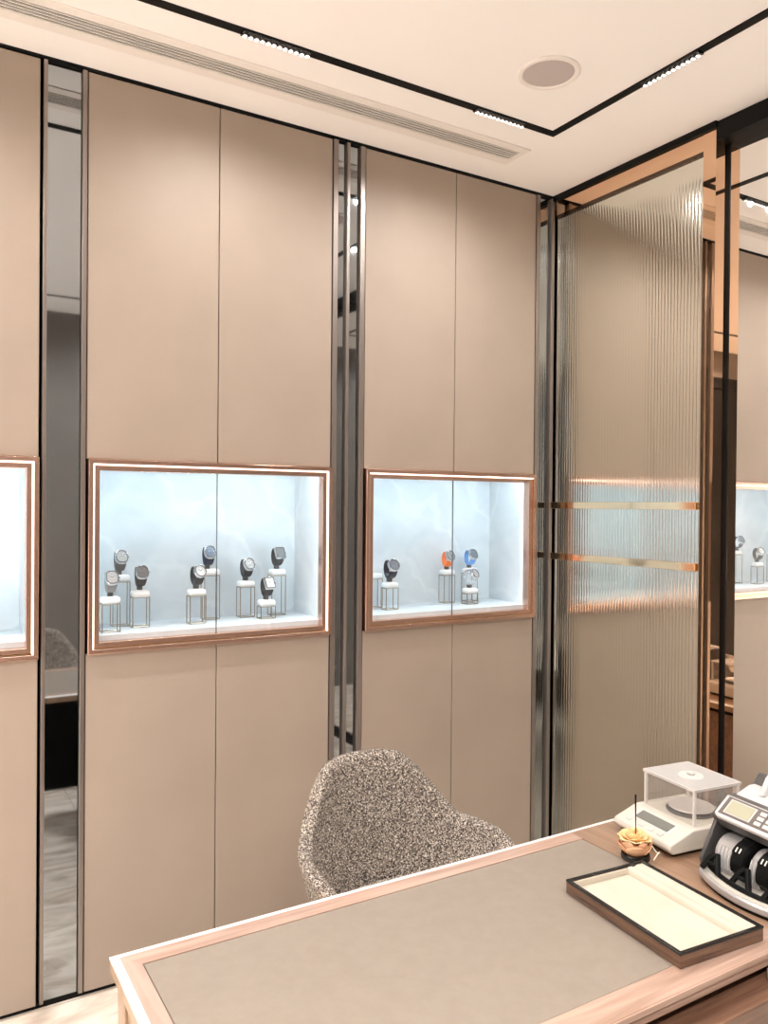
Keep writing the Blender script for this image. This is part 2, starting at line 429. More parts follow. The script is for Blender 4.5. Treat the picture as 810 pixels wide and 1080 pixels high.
module(-1.2, TY-TW/2, 'x', 'added fill spotlight bar in the track near the left wall', 50)
for x in (-.9, .3, 1.5):  # added rear bars, out of view, filling the lower wall with light
    module(x, TYB+TW/2, 'x', 'added fill spotlight bar in the rear run of the track, %s' % {-.9:'nearest the left wall', .3:'behind the camera', 1.5:'nearest the wall mirror'}[x], {-.9:150, .3:62, 1.5:30}[x], 156)
for y in (-1.1, -1.8, -2.5):  # added left bars flood the floor so it bounces light to the ceiling
    module(TXL+TW/2, y, 'y', 'added fill spotlight bar in the left run of the track, %s' % {-1.1:'nearest the cabinets', -1.8:'in its middle', -2.5:'nearest the rear wall'}[y], 330, 78)

# slot air vent
VX0, VX1, VY0, VY1 = -1.0, 2.163, -.318, -.160
t = thing('air_vent', 'long white slotted air vent in the ceiling', 'air vent', ((VX0+VX1)/2, (VY0+VY1)/2, H))
ix0, ix1, iy0, iy1 = VX0+.03, VX1-.026, VY0+.038, VY1-.042
vf = MB()
vf.box(VX0, VX1, VY0, iy0, H-.005, H); vf.box(VX0, VX1, iy1, VY1, H-.005, H)
vf.box(VX0, ix0, iy0, iy1, H-.005, H); vf.box(ix1, VX1, iy0, iy1, H-.005, H)
build('frame', vf, 'vent_white', t, bevel=.0015, world=True)
build('duct', MB().box(ix0, ix1, iy0, iy1, H-.0012, H), 'vent_dark', t, world=True)
ns = 5; d = (iy1-iy0)/ns
for i in range(ns):
    a = iy0 + d*i
    build('slat', MB().box(ix0, ix1, a+d*.36, a+d*.64, H-.006, H-.0012), 'vent_white', t, world=True)

# round speaker
t = thing('ceiling_speaker', 'round white ceiling speaker with grey grille', 'ceiling speaker', (1.828, -.783, H))
build('rim', MB().lathe([(.103,0),(.103,-.004),(.098,-.008),(.088,-.008),(.084,-.003),(.084,0)], 48, cap=False), 'vent_white', t)
build('grille', MB().lathe([(.085,-.003),(.06,-.0045),(.0005,-.005)], 48, cap=False), 'grille', t)

# ------------------------------------------------------------------ watches and their stands
def display_stand(x, y, h, label, w=.064, dpt=.046, ct=.024, z=1.2022):
    t = thing('display_stand', label, 'display stand', (x, y, z), 0, 'wire watch stands')
    fr = MB(); r = .0019
    a, b = w/2-.002, dpt/2-.002
    cs = [(-a,-b),(a,-b),(a,b),(-a,b)]
    for q in cs: build('leg', MB().tube([(q[0],q[1],.0019),(q[0],q[1],h)], r, 6), 'champagne', t)
    for zz, nm in ((.0019,'base_ring'), (h-.0019,'top_ring')):
        rr = MB()
        for i in range(4):
            p, q = cs[i], cs[(i+1)%4]; rr.tube([(p[0],p[1],zz),(q[0],q[1],zz)], r, 6)
        build(nm, rr, 'champagne', t)
    build('cushion', MB().box(-w/2, w/2, -dpt/2, dpt/2, h, h+ct), 'white_matt', t, bevel=.010, seg=4)
    return z+h+ct

STRAP, DIAL = {}, {}
def cmat(store, col, rough, metal=0):
    k = (col, rough, metal)
    if k not in store: store[k] = mat('watch_finish', col, rough, metal)
    return store[k]

def wristwatch(x, y, z, rz, label, case='steel', dial=(.8,.8,.8), strap=(.02,.02,.02), shape='tonneau', smetal=0.0, srough=.5, scale=1.0, bez=None):
    t = thing('wristwatch', label, 'wristwatch', (x, y, z+.0004), rz, 'watches in the lit showcases')
    S = scale
    S *= 1.04
    ry, rzz, cz = .0235*S, .031*S, .041*S
    tilt = math.radians(28)
    # strap loop (cross-section a flat ribbon), leaning back
    def P(a, off):
        yy = -(ry+off)*math.cos(a); zz = (rzz+off)*math.sin(a)
        return yy, zz + cz + .006*S
    seg = 40; sb = MB(); vs = []; fs = []
    a0, a1 = tilt+math.radians(38), tilt+math.radians(322)
    for i in range(seg+1):
        u = i/seg; a = a0+(a1-a0)*u
        wd = (.0185 - .0065*math.sin(PI*u))*S
        for off, sx in ((0,-1),(0,1),(.0032*S,.9),(.0032*S,-.9)):
            yy, zz = P(a, off); vs.append((sx*wd, yy, zz))
    for i in range(seg):
        for q in range(4):
            fs.append((i*4+q, i*4+(q+1)%4, (i+1)*4+(q+1)%4, (i+1)*4+q))
    fs += [(0,1,2,3), (seg*4+3, seg*4+2, seg*4+1, seg*4)]
    sb.add(vs, fs)
    build('strap', sb, cmat(STRAP, strap, srough, smetal), t)
    # case: outline in local plane (p along width, q along height), thickness along normal
    if shape == 'tonneau':
        ol = []
        for i in range(32):
            a = 2*PI*i/32; ca, sa = math.cos(a), math.sin(a)
            ex = 2.0/3.4
            p = .0228*math.copysign(abs(ca)**ex, ca); q = .0255*math.copysign(abs(sa)**ex, sa)
            p *= 1 - .16*(q/.0255)**2
            ol.append((p*S, q*S))
    elif shape == 'round':
        ol = [(.0240*S*math.cos(2*PI*i/32), .0240*S*math.sin(2*PI*i/32)) for i in range(32)]
    else:
        ol = []
        for sx, sy, st in ((1,1,0),(-1,1,1),(-1,-1,2),(1,-1,3)):
            for i in range(4):
                a = PI/2*st + PI/2*i/3
                ol.append(((sx*.0165+.0045*math.cos(a))*S, (sx*0+sy*.0195+.0045*math.sin(a))*S))
    yy, zz = P(tilt, -.002*S)
    nrm = Vector((0, -math.cos(tilt), math.sin(tilt))); qv = Vector((0, math.sin(tilt), math.cos(tilt)))
    base = Vector((0, yy, zz))
    def ring(k, h): return [base + Vector((p*k,0,0)) + qv*(q*k) + nrm*h*S for p, q in ol]
    n = len(ol)
    def loft(layers, capb=True, capt=True):
        mb = MB(); vs = [v for L in layers for v in L]; fs = []
        for j in range(len(layers)-1):
            for i in range(n): fs.append((j*n+i, j*n+(i+1)%n, (j+1)*n+(i+1)%n, (j+1)*n+i))
        if capb: fs.append(tuple(range(n-1,-1,-1)))
        if capt: fs.append(tuple((len(layers)-1)*n+i for i in range(n)))
        return mb.add(vs, fs)
    build('case', loft([ring(.86,-.002), ring(1,.001), ring(1,.009), ring(.93,.0125), ring(.78,.0130), ring(.75,.0105)], True, False), case if bez is None else bez, t, ang=30)
    build('dial', loft([ring(.76,.0090), ring(.765,.0108)]), cmat(DIAL, dial, .45), t)
    build('bezel', loft([ring(.90,.0122), ring(.89,.0138), ring(.80,.0138), ring(.79,.0122)], False, False), 'plastic_dark', t, ang=30)
    hd = MB()
    c = base + nrm*.0112*S
    for an, ln, wd in ((math.radians(-55), .011*S, .0010*S), (math.radians(50), .014*S, .0008*S)):
        dv = Vector((math.sin(an),0,0)) + qv*math.cos(an); sv = Vector((math.cos(an),0,0)) - qv*math.sin(an)
        p = [c - sv*wd, c + sv*wd, c + sv*wd*.6 + dv*ln, c - sv*wd*.6 + dv*ln]
        hd.add(p + [v + nrm*.0005 for v in p], [(0,1,2,3),(4,5,6,7),(0,1,5,4),(1,2,6,5),(2,3,7,6),(3,0,4,7)])
    build('hands', hd, 'plastic_dark' if sum(dial) > 1.2 else 'steel', t)
    mk = MB()
    for i in range(12):
        an = 2*PI*i/12; dv = Vector((math.sin(an),0,0)) + qv*math.cos(an); sv = Vector((math.cos(an),0,0)) - qv*math.sin(an)
        p = [c + dv*.0125*S - sv*.0007*S, c + dv*.0125*S + sv*.0007*S, c + dv*.0155*S + sv*.0007*S, c + dv*.0155*S - sv*.0007*S]
        mk.add(p + [v + nrm*.0004 for v in p], [(0,1,2,3),(4,5,6,7),(0,1,5,4),(1,2,6,5),(2,3,7,6),(3,0,4,7)])
    build('hour_markers', mk, 'plastic_dark' if sum(dial) > 1.2 else 'steel', t)
    cr = MB().lathe([(.0028*S,0),(.0032*S,.001*S),(.0032*S,.004*S),(.0022*S,.005*S)], 12, (0,0,0), axis='x')
    cr.xf(Matrix.Translation(base + nrm*.005*S + Vector((.0225*S if shape!='rect' else .0205*S,0,0))))
    build('crown', cr, case, t)
    # small clip that carries the loop
    build('clip', MB().box(-.008*S, .008*S, -.004*S, .012*S, 0, .0165*S), 'plastic_dark', t, bevel=.001)

def pair(x, y, h, slabel, wlabel, rz=0, **kw):
    top = display_stand(x, y, h, slabel)
    wristwatch(x+kw.pop('dx',0), y+kw.pop('dy',0), top, rz, wlabel, **kw)
wz = math.radians
GOLD = 'rose_gold'
pair(.618,.085,.100, 'wire stand beside the left frame of the eight-watch showcase, lower of two', 'silver tonneau watch on grey strap nearest the left frame of the showcase', wz(2), dial=(.36,.36,.355), strap=(.20,.19,.18))
pair(.682,.215,.163, 'taller wire stand at far left of the eight-watch showcase', 'silver-cased watch on the tall stand at far left of the eight-watch showcase', wz(4), dial=(.36,.36,.355), strap=(.11,.10,.095), dx=-.004)
pair(.738,.155,.110, 'third wire stand from the left in the eight-watch showcase, standing apart', 'dark-faced tonneau watch standing apart, third from left in its showcase', wz(3), dial=(.10,.09,.09), strap=(.055,.05,.048))
pair(.945,.145,.106, 'wire stand just left of the glass door joint, in front of a taller one', 'white-faced watch on black strap, just left of the glass door joint', wz(12), dial=(.75,.75,.75), strap=(.03,.028,.028), shape='round')
pair(1.028,.230,.172, 'tall wire stand right behind the glass door joint of the eight-watch showcase', 'blue-faced watch on navy strap by the glass door joint', wz(2), dial=(.08,.11,.18), strap=(.015,.02,.05), dx=-.012)
pair(1.172,.225,.121, 'wire stand right of the glass door joint, carrying a silver and black watch', 'silver watch on black strap, second right of the glass door joint', wz(8), dial=(.36,.36,.355), strap=(.025,.023,.023))
pair(1.228,.148,.050, 'lowest short wire stand in the eight-watch showcase', 'white rectangular watch on the lowest stand of the eight-watch showcase', wz(6), dial=(.75,.75,.74), strap=(.03,.028,.028), shape='rect')
pair(1.304,.222,.163, 'tall wire stand at the right end of the eight-watch showcase', 'rectangular watch with dark grey face on the right-end tall stand', wz(6), dial=(.16,.17,.18), strap=(.03,.028,.028), shape='rect')
# second showcase
display_stand(1.775,.240,.128, 'wire stand half hidden behind the left frame of the right-hand showcase')
pair(1.800,.150,.095, 'wire stand at the left of the right-hand showcase carrying a black watch', 'black and chrome watch at the left of the right-hand showcase', wz(2), dial=(.14,.15,.19), strap=(.03,.032,.05), smetal=.4, srough=.3, shape='round', scale=1.12)
pair(2.165,.238,.130, 'wire stand just left of the door joint carrying the orange watch', 'watch with bright orange strap in the right-hand showcase', wz(0), dial=(.20,.21,.21), strap=(.86,.21,.05), scale=.98)
pair(2.232,.150,.050, 'short wire stand in front of the blue watch stand', 'chrome bracelet watch on the short stand under the blue watch', wz(18), dial=(.36,.36,.355), strap=(.66,.67,.68), smetal=1.0, srough=.2, shape='round')
pair(2.296,.238,.134, 'tall wire stand behind the chrome watch carrying the blue watch', 'watch with light blue strap and dark face in the right-hand showcase', wz(4), dial=(.10,.12,.15), strap=(.17,.36,.72), scale=.98)

# ------------------------------------------------------------------ desk
DX0, DX1, DY0, DY1, DZ = .354, 2.08, -1.808, -1.152, .75
t = thing('desk', 'large wooden desk with taupe leather inlay and polished edge with painted-in white reflection', 'desk', ((DX0+DX1)/2, (DY0+DY1)/2, 0))
BE = .016
ox0, ox1, oy0, oy1 = DX0+BE, DX1-BE, DY0+.004, DY1-BE
ix0, ix1, iy0, iy1 = .404, 1.585, -1.742, -1.212
TH = .030
def quadslab(p, z0, z1):
    return MB().prism(p, z0, z1)
brd = MB()
brd.prism([(ox0,oy1),(ix0,iy1),(ix1,iy1),(ix1,oy1)], DZ-TH, DZ, k=0)
brd.prism([(ox0,oy0),(ix1,oy0),(ix1,iy0),(ix0,iy0)], DZ-TH, DZ, k=0)
brd.prism([(ox0,oy0),(ix0,iy0),(ix0,iy1),(ox0,oy1)], DZ-TH, DZ, k=1)
brd.prism([(ix1,oy0),(ox1,oy0),(ox1,oy1),(ix1,oy1)], DZ-TH, DZ, k=2)
build('wood_border', brd, ['desk_wood_x','desk_wood_y','desk_wood_end'], t, world=True)
build('leather_inlay', MB().box(ix0+.002, ix1-.002, iy0+.002, iy1-.002, DZ-TH, DZ-.0006), 'desk_leather', t, bevel=.001, world=True)
build('inlay_gap', MB().box(ix0, ix1, iy0, iy1, DZ-TH-.001, DZ-.003), 'black', t, world=True)
ed = MB()   # mitred moulding, slight fall, left, back and right; white colour paints its reflection
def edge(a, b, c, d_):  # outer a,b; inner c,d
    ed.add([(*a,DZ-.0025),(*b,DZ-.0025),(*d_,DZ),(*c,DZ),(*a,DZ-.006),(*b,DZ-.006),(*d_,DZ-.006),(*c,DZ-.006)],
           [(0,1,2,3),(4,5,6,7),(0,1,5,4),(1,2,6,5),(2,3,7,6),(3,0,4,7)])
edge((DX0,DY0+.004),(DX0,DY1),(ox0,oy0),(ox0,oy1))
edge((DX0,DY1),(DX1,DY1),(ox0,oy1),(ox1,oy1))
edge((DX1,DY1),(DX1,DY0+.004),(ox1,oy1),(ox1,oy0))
e = build('edge_moulding', ed, 'edge_sheen', t, world=True); e['label'] = 'polished edge, reflection painted white'
es = MB(); es.box(DX0+.001, ox0, DY0+.004, DY1-.001, DZ-TH, DZ-.006); es.box(ox1, DX1-.001, DY0+.004, DY1-.001, DZ-TH, DZ-.006); es.box(ox0, ox1, oy1, DY1-.001, DZ-TH, DZ-.006)
build('edge_side', es, 'leg_wood', t, world=True)
build('front_edge', MB().box(DX0, DX1, DY0, DY0+.004, DZ-.012, DZ-.001), 'desk_wood_x', t, world=True)
build('recess', MB().box(DX0+.05, DX1-.05, DY0+.035, DY1-.05, DZ-TH-.022, DZ-TH), 'black', t, world=True)
# customer-side apron with stepped front, right end box and legs
ap = MB(); ap.box(DX0+.03, DX1-.03, DY0-.045, DY0+.03, .52, DZ-TH-.022)
build('front_apron', ap, 'apron_wood', t, bevel=.004, world=True)
build('front_ledge', MB().box(1.50, DX1-.03, DY0-.060, DY0-.001, DZ-TH-.020, DZ-TH+.002), 'desk_wood_x', t, bevel=.003, world=True)
build('end_panel', MB().box(DX1-.07, DX1-.03, DY0+.03, DY1-.05, 0, DZ-TH-.022), 'apron_wood', t, bevel=.003, world=True)
build('modesty_panel', MB().box(DX0+.10, DX1-.07, DY0+.05, DY0+.08, .12, DZ-TH-.022), 'black', t, world=True)
for y in (DY1-.07, DY0+.05):
    lg = MB().prism([(DX0+.012,DZ-TH),(DX0+.075,DZ-TH),(DX0+.065,0),(DX0+.028,0)], y, y+.055, 'y')
    build('leg', lg, 'leg_wood', t, bevel=.003, world=True)
build('end_rail', MB().box(DX0+.02, DX0+.06, DY0+.10, DY1-.07, DZ-TH-.10, DZ-TH), 'leg_wood', t, world=True)

# ------------------------------------------------------------------ tweed tub chairs
def tub_chair(loc, rz, label, sc=1.0):
    t = thing('tub_chair', label, 'armchair', loc, rz, 'tweed tub chairs')
    A = math.radians(118)
    def rim(th):
        a = abs(th)
        back = .846; arm = .640
        k = max(0.0, min(1.0, (a-math.radians(22))/math.radians(36))); k = k*k*(3-2*k)
        z = back + (arm-back)*k
        q = max(0.0, (a-math.radians(82))/math.radians(36)); z -= .085*q*q
        z -= .022*(a/math.radians(28))**2 if a < math.radians(28) else .022*(1-k)
        return z
    def shell(u, v, off=0.0):
        th = -A + 2*A*u
        zr = rim(th); z0 = .40
        z = z0 + (zr-z0)*v
        # superelliptic plan, opening outward towards the top; the back leans rearwards
        k = (z-z0)/.45
        ax = (.268 + .084*min(1,k*1.6))+off; ay = (.255 + .02*k)+off
        e = 2/2.5
        sx = math.copysign(abs(math.sin(th))**e, math.sin(th)); cy = math.copysign(abs(math.cos(th))**e, math.cos(th))
        # the backrest narrows towards its top
        nar = 1 - .17*max(0,(z-.62)/.25)**1.2
        return (ax*sx*nar, ay*cy + .085*k*max(0,math.cos(th)), z)
    nu, nv = 44, 14
    mb = MB(); vs = []
    TH_ = .042
    for j in range(nv):
        for i in range(nu):
            vs.append(shell(i/(nu-1), j/(nv-1), 0))
    # inner skin
    for j in range(nv):
        for i in range(nu):
            vs.append(shell(i/(nu-1), .02+.98*j/(nv-1)*.985, -TH_))
    N = nu*nv; fs = []
    for j in range(nv-1):
        for i in range(nu-1):
            a = j*nu+i; fs.append((a,a+1,a+1+nu,a+nu)); fs.append((N+a,N+a+nu,N+a+1+nu,N+a+1))
    for i in range(nu-1):
        a = (nv-1)*nu+i; fs.append((a,a+1,N+a+1,N+a)); fs.append((i,N+i,N+i+1,i+1))
    for j in range(nv-1):
        a = j*nu; fs.append((a,a+nu,N+a+nu,N+a)); b = j*nu+nu-1; fs.append((b,N+b,N+b+nu,b+nu))
    mb.add(vs, fs)
    build('shell', mb, 'tweed', t, subsurf=1)
    # seat cushion
    st = MB(); prof = [(.0,.385),(.9,.385),(1.0,.40),(1.0,.445),(.95,.468),(.6,.478),(0.001,.48)]
    seg = 40; vs = []; fs = []
    for r, z in prof:
        r = max(r, .001)
        for i in range(seg):
            a = 2*PI*i/seg; ca, sa = math.cos(a), math.sin(a); e = 2/2.7
            x = .228*r*math.copysign(abs(ca)**e, ca); y = .235*r*math.copysign(abs(sa)**e, sa) - .02
            vs.append((x, y, z))
    for j in range(len(prof)-1):
        for i in range(seg):
            fs.append((j*seg+i, j*seg+(i+1)%seg, (j+1)*seg+(i+1)%seg, (j+1)*seg+i))
    st.add(vs, fs); build('seat', st, 'tweed', t)
    ba = MB().lathe([(.20,.352),(.22,.36),(.22,.384),(.05,.384)], 32); build('seat_base', ba, 'black', t)
    for sx in (-1,1):
        for sy in (-1,1):
            build('leg', MB().tube([(sx*.15,sy*.15,.36),(sx*.235,sy*.225,.0)], [.014,.009], 10), 'black', t)
    return t
tub_chair((1.290,-.835,0), math.radians(-1), 'speckled tweed tub chair between the desk and the back wall')
tub_chair((.72,-2.42,0), PI, 'tweed tub chair on the customer side of the desk, seen only in the mirrors')

# ------------------------------------------------------------------ tray
t = thing('watch_tray', 'shallow glossy wood tray with cream lining on the desk', 'tray', (1.4325, -1.597, DZ), math.radians(-4.5))
w, l, h = .119, .172, .032
fr = frame_ring(MB(), -w, w, -l, l, .0085, 0, 1)   # reused: ring in xz, remap to xy
fr.v = [Vector((v.x, v.z, h if v.y < .5 else .0)) for v in fr.v]
build('frame', fr, 'tray_wood', t, bevel=.003, seg=3)
rm = frame_ring(MB(), -w-.0004, w+.0004, -l-.0004, l+.0004, .0089, 0, 1)
rm.v = [Vector((v.x, v.z, h+.0006 if v.y < .5 else h-.006)) for v in rm.v]
build('rim', rm, 'black_gloss', t, bevel=.002)
build('base', MB().box(-w+.006, w-.006, -l+.006, l-.006, .001, .008), 'tray_wood', t)
li = MB(); a, b = w-.0095, l-.0095
li.box(-a, a-.050, -b, b, .008, .014)                    # sunken bed
lin = MB()
build('lining', li, 'cream_suede', t)
wl_ = MB()
wl_.box(-a, -a+.004, -b, b, .014, h-.004); wl_.box(-a+.004, a-.05, b-.004, b, .014, h-.004); wl_.box(-a+.004, a-.05, -b, -b+.004, .014, h-.004)
build('side_lining', wl_, 'cream_suede', t, bevel=.001)
rl = MB()                                                # long ridge with a groove
prof = [(a-.050,.008),(a-.050,.025),(a-.046,.029),(a-.036,.029),(a-.031,.0265),(a-.024,.0265),(a-.019,.029),(a,.029),(a,.008)]
rl.prism(prof, -b, b, 'y')
build('ridge', rl, 'cream_suede', t, ang=60)

# ------------------------------------------------------------------ rose in jar
t = thing('dried_rose', 'dried cream rose in small dark jar with black stick', 'flower', (1.612, -1.372, DZ))
build('jar', MB().lathe([(.030,0),(.036,.003),(.037,.010),(.035,.016),(.031,.016),(.031,.008)], 28, cap=False), 'jar_glass', t)
def petals(layers, c, seed, sq=1.0):
    rnd = random.Random(seed); mb = MB()
    for cnt, rad, hgt, open_, base in layers:
        for i in range(cnt):
            a = 2*PI*(i+rnd.random()*.5)/cnt
            hw = PI/cnt*1.35; wob = rnd.uniform(-.12,.12); hh = hgt*rnd.uniform(.88,1.12)
            def fn(u, v, a=a, hw=hw, hh=hh, rad=rad, open_=open_, base=base, wob=wob):
                s = (u-.5)*2
                an = a + s*hw*(.45+.55*math.sin(PI*min(1,.15+v*.8)))
                r = rad*(.35+.65*math.sin(PI*.5*min(1,v*1.25))) + open_*max(0,v-.6)**2*4
                r *= 1+.06*math.sin(3*s+wob*20)
                z = base + hh*v*(1-.16*s*s) - open_*max(0,v-.75)*1.4
                return (c[0]+r*math.cos(an), c[1]+r*math.sin(an)*sq, c[2]+z)
            mb.grid(fn, 7, 7)
    return mb
build('lower_bloom', petals([(5,.040,.040,.004,0),(6,.035,.042,.002,.002),(4,.026,.042,0,.004)], (0,0,.008), 3), 'petal_peach', t, solid=.0012, ang=80)
build('upper_bloom', petals([(6,.038,.016,.008,.004),(5,.030,.020,.005,.006),(4,.020,.024,.002,.006),(3,.010,.026,0,.006)], (.003,.004,.040), 9), 'petal_cream', t, solid=.0012, ang=80)
rp = []
for i in range(20):
    a = i/19
    rp.append((.012+.026*math.sin(a*PI), -.018-.030*a+.010*math.sin(a*2*PI), .052-.040*a+.010*math.sin(a*PI*3)))
build('ribbon', MB().tube(rp, .0016, 6), 'felt_white', t)
build('stick', MB().tube([(.008,.006,.03),(.009,.008,.085),(.010,.010,.140),(.010,.010,.160)], [.0011,.0013,.0020,.0022], 8), 'black', t)

# ------------------------------------------------------------------ precision scale with draft shield
t = thing('precision_scale', 'cream digital scale under clear acrylic draft shield', 'weighing scale', (1.852, -1.335, DZ), math.radians(-7))
# local: front faces -x
hw = .108
body = MB()
prof = [(-.148,.010),(-.160,.022),(-.156,.036),(-.085,.062),(-.075,.064),(.110,.064),(.118,.056),(.118,.010)]
n = len(prof); vs = []; fs = []
sl = [(-hw,.86),(-hw+.004,.96),(-hw+.014,1.0),(hw-.014,1.0),(hw-.004,.96),(hw,.86)]
for y, k in sl:
    for px, pz in prof: vs.append((-.02+(px+.02)*(.985+.015*k), y, .010+(pz-.010)*(.9+.1*k)))
for j in range(len(sl)-1):
    for i in range(n): fs.append((j*n+i, j*n+(i+1)%n, (j+1)*n+(i+1)%n, (j+1)*n+i))
fs += [tuple(range(n-1,-1,-1)), tuple((len(sl)-1)*n+i for i in range(n))]
body.add(vs, fs); build('body', body, 'plastic_white', t, bevel=.004, seg=3)
for x in (-.11, .09):
    for y in (-.075, .075):
        build('foot', MB().lathe([(.014,0),(.015,.004),(.013,.0115)], 16, (x,y,0)), 'black', t)
build('plinth', MB().box(-.140, .108, -.099, .099, .004, .0115), 'black', t)
# sloping control face
sa = math.atan2(.026, .071)
def onslope(x0, x1, y0, y1, lift, th):
    mb = MB().box(x0, x1, y0, y1, 0, th)
    mb.xf(Matrix.Translation((-.156,0,.036+lift)) @ Matrix.Rotation(-sa,4,'Y')); return mb
build('display_bezel', onslope(.030, .070, -.072, .072, -.0006, .0016), 'plastic_light', t, bevel=.0005)
build('display', onslope(.034, .066, -.060, .060, .0006, .0014), 'lcd_dark', t)
for i, y in enumerate((-.052,-.018,.016,.066)):
    build('button', onslope(.012, .023, y-.008, y+.008, .0004, .002), 'key_grey', t, bevel=.0008)
# draft shield
sx0, sx1, sy0, sy1, sz0, sz1 = -.062, .100, -.093, .093, .0642, .156
T = .003
build('shield_front', MB().box(sx0, sx0+T, sy0, sy1, sz0, sz1), 'acrylic', t)
build('shield_back', MB().box(sx1-T, sx1, sy0, sy1, sz0, sz1), 'acrylic', t)
for y in (sy0, sy1-T): build('shield_side', MB().box(sx0+T, sx1-T, y, y+T, sz0, sz1), 'acrylic', t)
for x in (sx0, sx1-.006):
    for y in (sy0, sy1-.006): build('shield_edge', MB().box(x-.0005, x+.0065, y-.0005, y+.0065, sz0, sz1), 'acrylic_edge', t)
lid = MB(); lz0, lz1 = sz1, sz1+.005
seg = 40; cx, cy, rr = .019, 0, .034
vs = []; fs = []
for z in (lz0, lz1):
    for i in range(seg):
        a = 2*PI*(i+.5)/seg; vs.append((cx+rr*math.cos(a), cy+rr*math.sin(a), z))
    for i in range(seg):
        a = 2*PI*(i+.5)/seg; ca, sa_ = math.cos(a), math.sin(a)
        k = min((sx1+.003-cx)/abs(ca) if abs(ca) > 1e-6 else 9, (sy1+.003)/abs(sa_) if abs(sa_) > 1e-6 else 9)
        vs.append((cx+k*ca, cy+k*sa_, z))
for i in range(seg):
    j = (i+1)%seg
    fs += [(i,j,seg+j,seg+i),(2*seg+i,3*seg+i,3*seg+j,2*seg+j),(i,2*seg+i,2*seg+j,j),(seg+i,seg+j,3*seg+j,3*seg+i)]
lid.add(vs, fs); build('shield_lid', lid, 'acrylic_lid', t)
le = MB()
for a in ((sx0-.003,sx1+.003,sy0-.003,sy0),(sx0-.003,sx1+.003,sy1,sy1+.003),(sx0-.003,sx0,sy0,sy1),(sx1,sx1+.003,sy0,sy1)): le.box(*a, lz0-.001, lz1+.0006)
build('lid_edge', le, 'acrylic_edge', t)
build('lid_hatch', MB().lathe([(.0335,lz0),(.0345,lz1),(.031,lz1+.003),(.011,lz1+.0035),(.010,lz1)], 32, (cx,cy,0)), 'acrylic_edge', t)
build('lid_knob', MB().lathe([(.009,lz1+.003),(.011,lz1+.007),(.009,lz1+.010),(.002,lz1+.0105)], 20, (cx,cy,0)), 'key_grey', t)
build('pan', MB().lathe([(.012,.064),(.012,.074),(.058,.0745),(.061,.0765),(.060,.079),(.055,.0775),(.001,.0775)], 40, (.020,0,0)), 'steel_satin', t)
build('pan_skirt', MB().lathe([(.066,.0642),(.066,.0675),(.050,.0685)], 40, (.020,0,0)), 'plastic_dark', t)

# ------------------------------------------------------------------ banknote counter
t = thing('money_counter', 'grey and white banknote counting machine at the desk end', 'money counter', (1.764, -1.672, DZ), math.radians(-6))
HW = .140
base = MB()
arc = []
for i in range(17):
    s = -1+2*i/16; arc.append((-.114-.040*(1-s*s), s*HW))
poly = arc + [(.105,HW),(.105,-HW)]
build('base', MB().prism([(p[0]+.006,p[1]*.97) for p in poly], .0, .010), 'black', t)
build('base_rim', MB().prism(poly, .008, .026), 'plastic_silver', t, bevel=.004)
ip = [(p[0]+.006,p[1]*.955) for p in arc] + [(.0,HW*.955),(.0,-HW*.955)]
build('note_tray', MB().prism(ip, .0255, .0285), 'plastic_white', t)
ck = [(-.108,.026),(-.114,.050),(-.064,.140),(-.022,.178),(.085,.185),(.105,.150),(.105,.026)]
for y in (HW-.010, -HW): build('side_cheek', MB().prism(ck, y, y+.010, 'y'), 'plastic_dark', t, bevel=.003)
build('inner_body', MB().prism([(-.010,.026),(-.010,.105),(-.035,.125),(-.02,.172),(.09,.175),(.10,.026)], -HW+.010, HW-.010, 'y'), 'black', t)
# silver note pocket in three ribbed blocks between two stacker wheels
pk = [(-.090,.0285)] + [(-.040-.046*math.cos(a), .062+.044*math.sin(a)) for a in [PI*.02+PI*.46*i/7 for i in range(8)]] + [(-.005,.106),(-.005,.0285)]
for y0_, y1_ in ((.058,.118),(-.012,.018),(-.126,-.052)):
    build('note_pocket', MB().prism(pk, y0_, y1_, 'y'), 'plastic_silver', t, bevel=.003)
    rb = MB()
    k = int((y1_-y0_)/.010)
    for i in range(k):
        y = y0_+.004+.010*i
        rb.prism([(-.0915,.040),(-.0905,.066),(-.0815,.088),(-.078,.088),(-.078,.040)], y, y+.003, 'y')
    build('pocket_rib', rb, 'plastic_light', t)
for yc in (.038, -.032):
    wv = MB()
    pts_ = []
    for i in range(44):
        a = 2*PI*i/44; r = .050 + .004*((i*7/44)%1)
        pts_.append((-.055+r*math.cos(a), .072+r*math.sin(a)*.92))
    build('stacker_wheel', wv.prism(pts_, yc-.016, yc+.016, 'y'), 'black', t, bevel=.001)
    mk = MB()
    for s in (-.006,.004):
        mk.box(-.0005, .0005, yc+s, yc+s+.0028, -.006, .006)
    a = math.radians(142)
    mk.xf(Matrix.Translation((-.055+.0535*math.cos(a),0,.072+.0505*math.sin(a))) @ Matrix.Rotation(math.radians(40),4,'Y'))
    build('wheel_mark', mk, 'felt_white', t)
# black A-shaped note stops rising from a bar at the front of the tray
pr = MB().tube([(-.128+.03*(y/.12)**2, y, .033) for y in [-.12+.02*i for i in range(13)]], .006, 8)
build('stop_bar', pr, 'black', t)
for yc in (.098, .012, -.074):
    pr = MB()
    for s in (-1,1):
        pr.tube([(-.122,yc+s*.024,.034),(-.108,yc+s*.010,.062),(-.100,yc+s*.003,.070)], .0068, 8)
    pr.tube([(-.114,yc-.015,.050),(-.114,yc+.015,.050)], .005, 8)
    build('note_stop', pr, 'black', t)
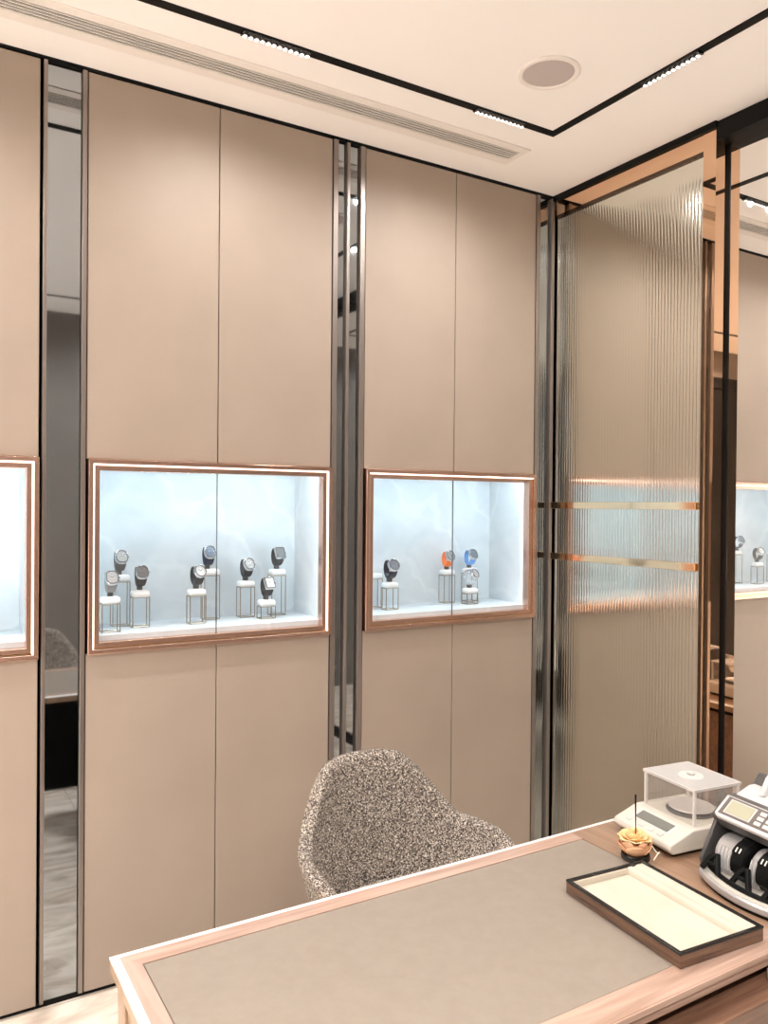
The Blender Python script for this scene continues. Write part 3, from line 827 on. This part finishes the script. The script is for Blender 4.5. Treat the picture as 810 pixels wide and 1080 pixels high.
# control head on a black body
build('head_body', MB().prism([(-.056,.122),(-.074,.148),(-.022,.189),(.02,.189),(.06,.178),(.06,.122)], -HW-.002, HW+.002, 'y'), 'plastic_dark', t, bevel=.003)
HD = HW-.014
hd = MB().prism([(-.118,-HD),(-.124,-HD+.012),(-.124,HD-.012),(-.118,HD),(-.059,HD),(-.059,-HD)], 0, .014)
Mh = Matrix.Translation((-.077,0,.146)) @ Matrix.Rotation(math.radians(-38.5),4,'Y') @ Matrix.Translation((.124,0,0))
hd.xf(Mh); build('control_head', hd, 'plastic_light', t, bevel=.004, seg=3)
def onhead(x0,x1,y0,y1,z0,z1): return MB().box(x0,x1,y0,y1,z0,z1).xf(Mh)
build('control_face', onhead(-.115,-.063,-HD+.012,HD-.010,.0135,.0152), 'panel_grey', t, bevel=.001)
build('display_frame', onhead(-.109,-.069,.030,.104,.0150,.0162), 'key_grey', t)
build('display', onhead(-.1065,-.0715,.034,.100,.0160,.0170), 'lcd_light', t)
for i in range(3):
    for j in range(5):
        yk = .018-.024*j
        build('key', onhead(-.109+.014*i,-.0985+.014*i,yk-.017,yk,.0148,.0175), 'key_grey', t, bevel=.001)
# hopper at the back
build('hopper', MB().prism([(.0,.188),(.050,.206),(.068,.206),(.085,.178)], -HW+.005, HW-.005, 'y'), 'plastic_light', t, bevel=.003)
build('hopper_back', MB().prism([(.062,.198),(.088,.230),(.098,.230),(.092,.18)], -HW, HW, 'y'), 'plastic_dark', t, bevel=.003)
for y in (.070, -.082):
    build('note_guide', MB().prism([(.020,.200),(.045,.240),(.060,.252),(.076,.244),(.08,.215),(.07,.195)], y, y+.014, 'y'), 'plastic_light', t, bevel=.003)

# ------------------------------------------------------------------ dim ambient world background, camera
wd = bpy.data.worlds.new('world'); bpy.context.scene.world = wd; wd.use_nodes = True
bg = wd.node_tree.nodes['Background']; bg.inputs['Color'].default_value = (1.0,.945,.91,1); bg.inputs['Strength'].default_value = .3
cd = bpy.data.cameras.new('camera'); cam = bpy.data.objects.new('camera', cd); C.objects.link(cam)
r = Vector((.856,-.516,.009)); 
yaw, pitch, roll = .5424, -.0079, .00865
f = Vector((math.sin(yaw)*math.cos(pitch), math.cos(yaw)*math.cos(pitch), math.sin(pitch)))
r0 = Vector((math.cos(yaw), -math.sin(yaw), 0)); u0 = r0.cross(f)
rr_ = r0*math.cos(roll) + u0*math.sin(roll); uu = -r0*math.sin(roll) + u0*math.cos(roll)
cam.matrix_world = Matrix(((rr_.x,uu.x,-f.x,0),(rr_.y,uu.y,-f.y,-2.7825),(rr_.z,uu.z,-f.z,1.65),(0,0,0,1)))
cd.sensor_fit = 'VERTICAL'; cd.sensor_height = 36; cd.lens = 841.7/1080*36; cd.clip_start = .02
bpy.context.scene.camera = cam

sc = bpy.context.scene
sc.view_settings.view_transform = 'Standard'; sc.view_settings.look = 'None'
sc.view_settings.exposure = 0.28; sc.view_settings.gamma = 1; sc.view_settings.use_curve_mapping = False
sc.cycles.use_denoising = True
sc.cycles.max_bounces = 14; sc.cycles.glossy_bounces = 8; sc.cycles.diffuse_bounces = 6; sc.cycles.transparent_max_bounces = 16
sc.cycles.sample_clamp_indirect = 6
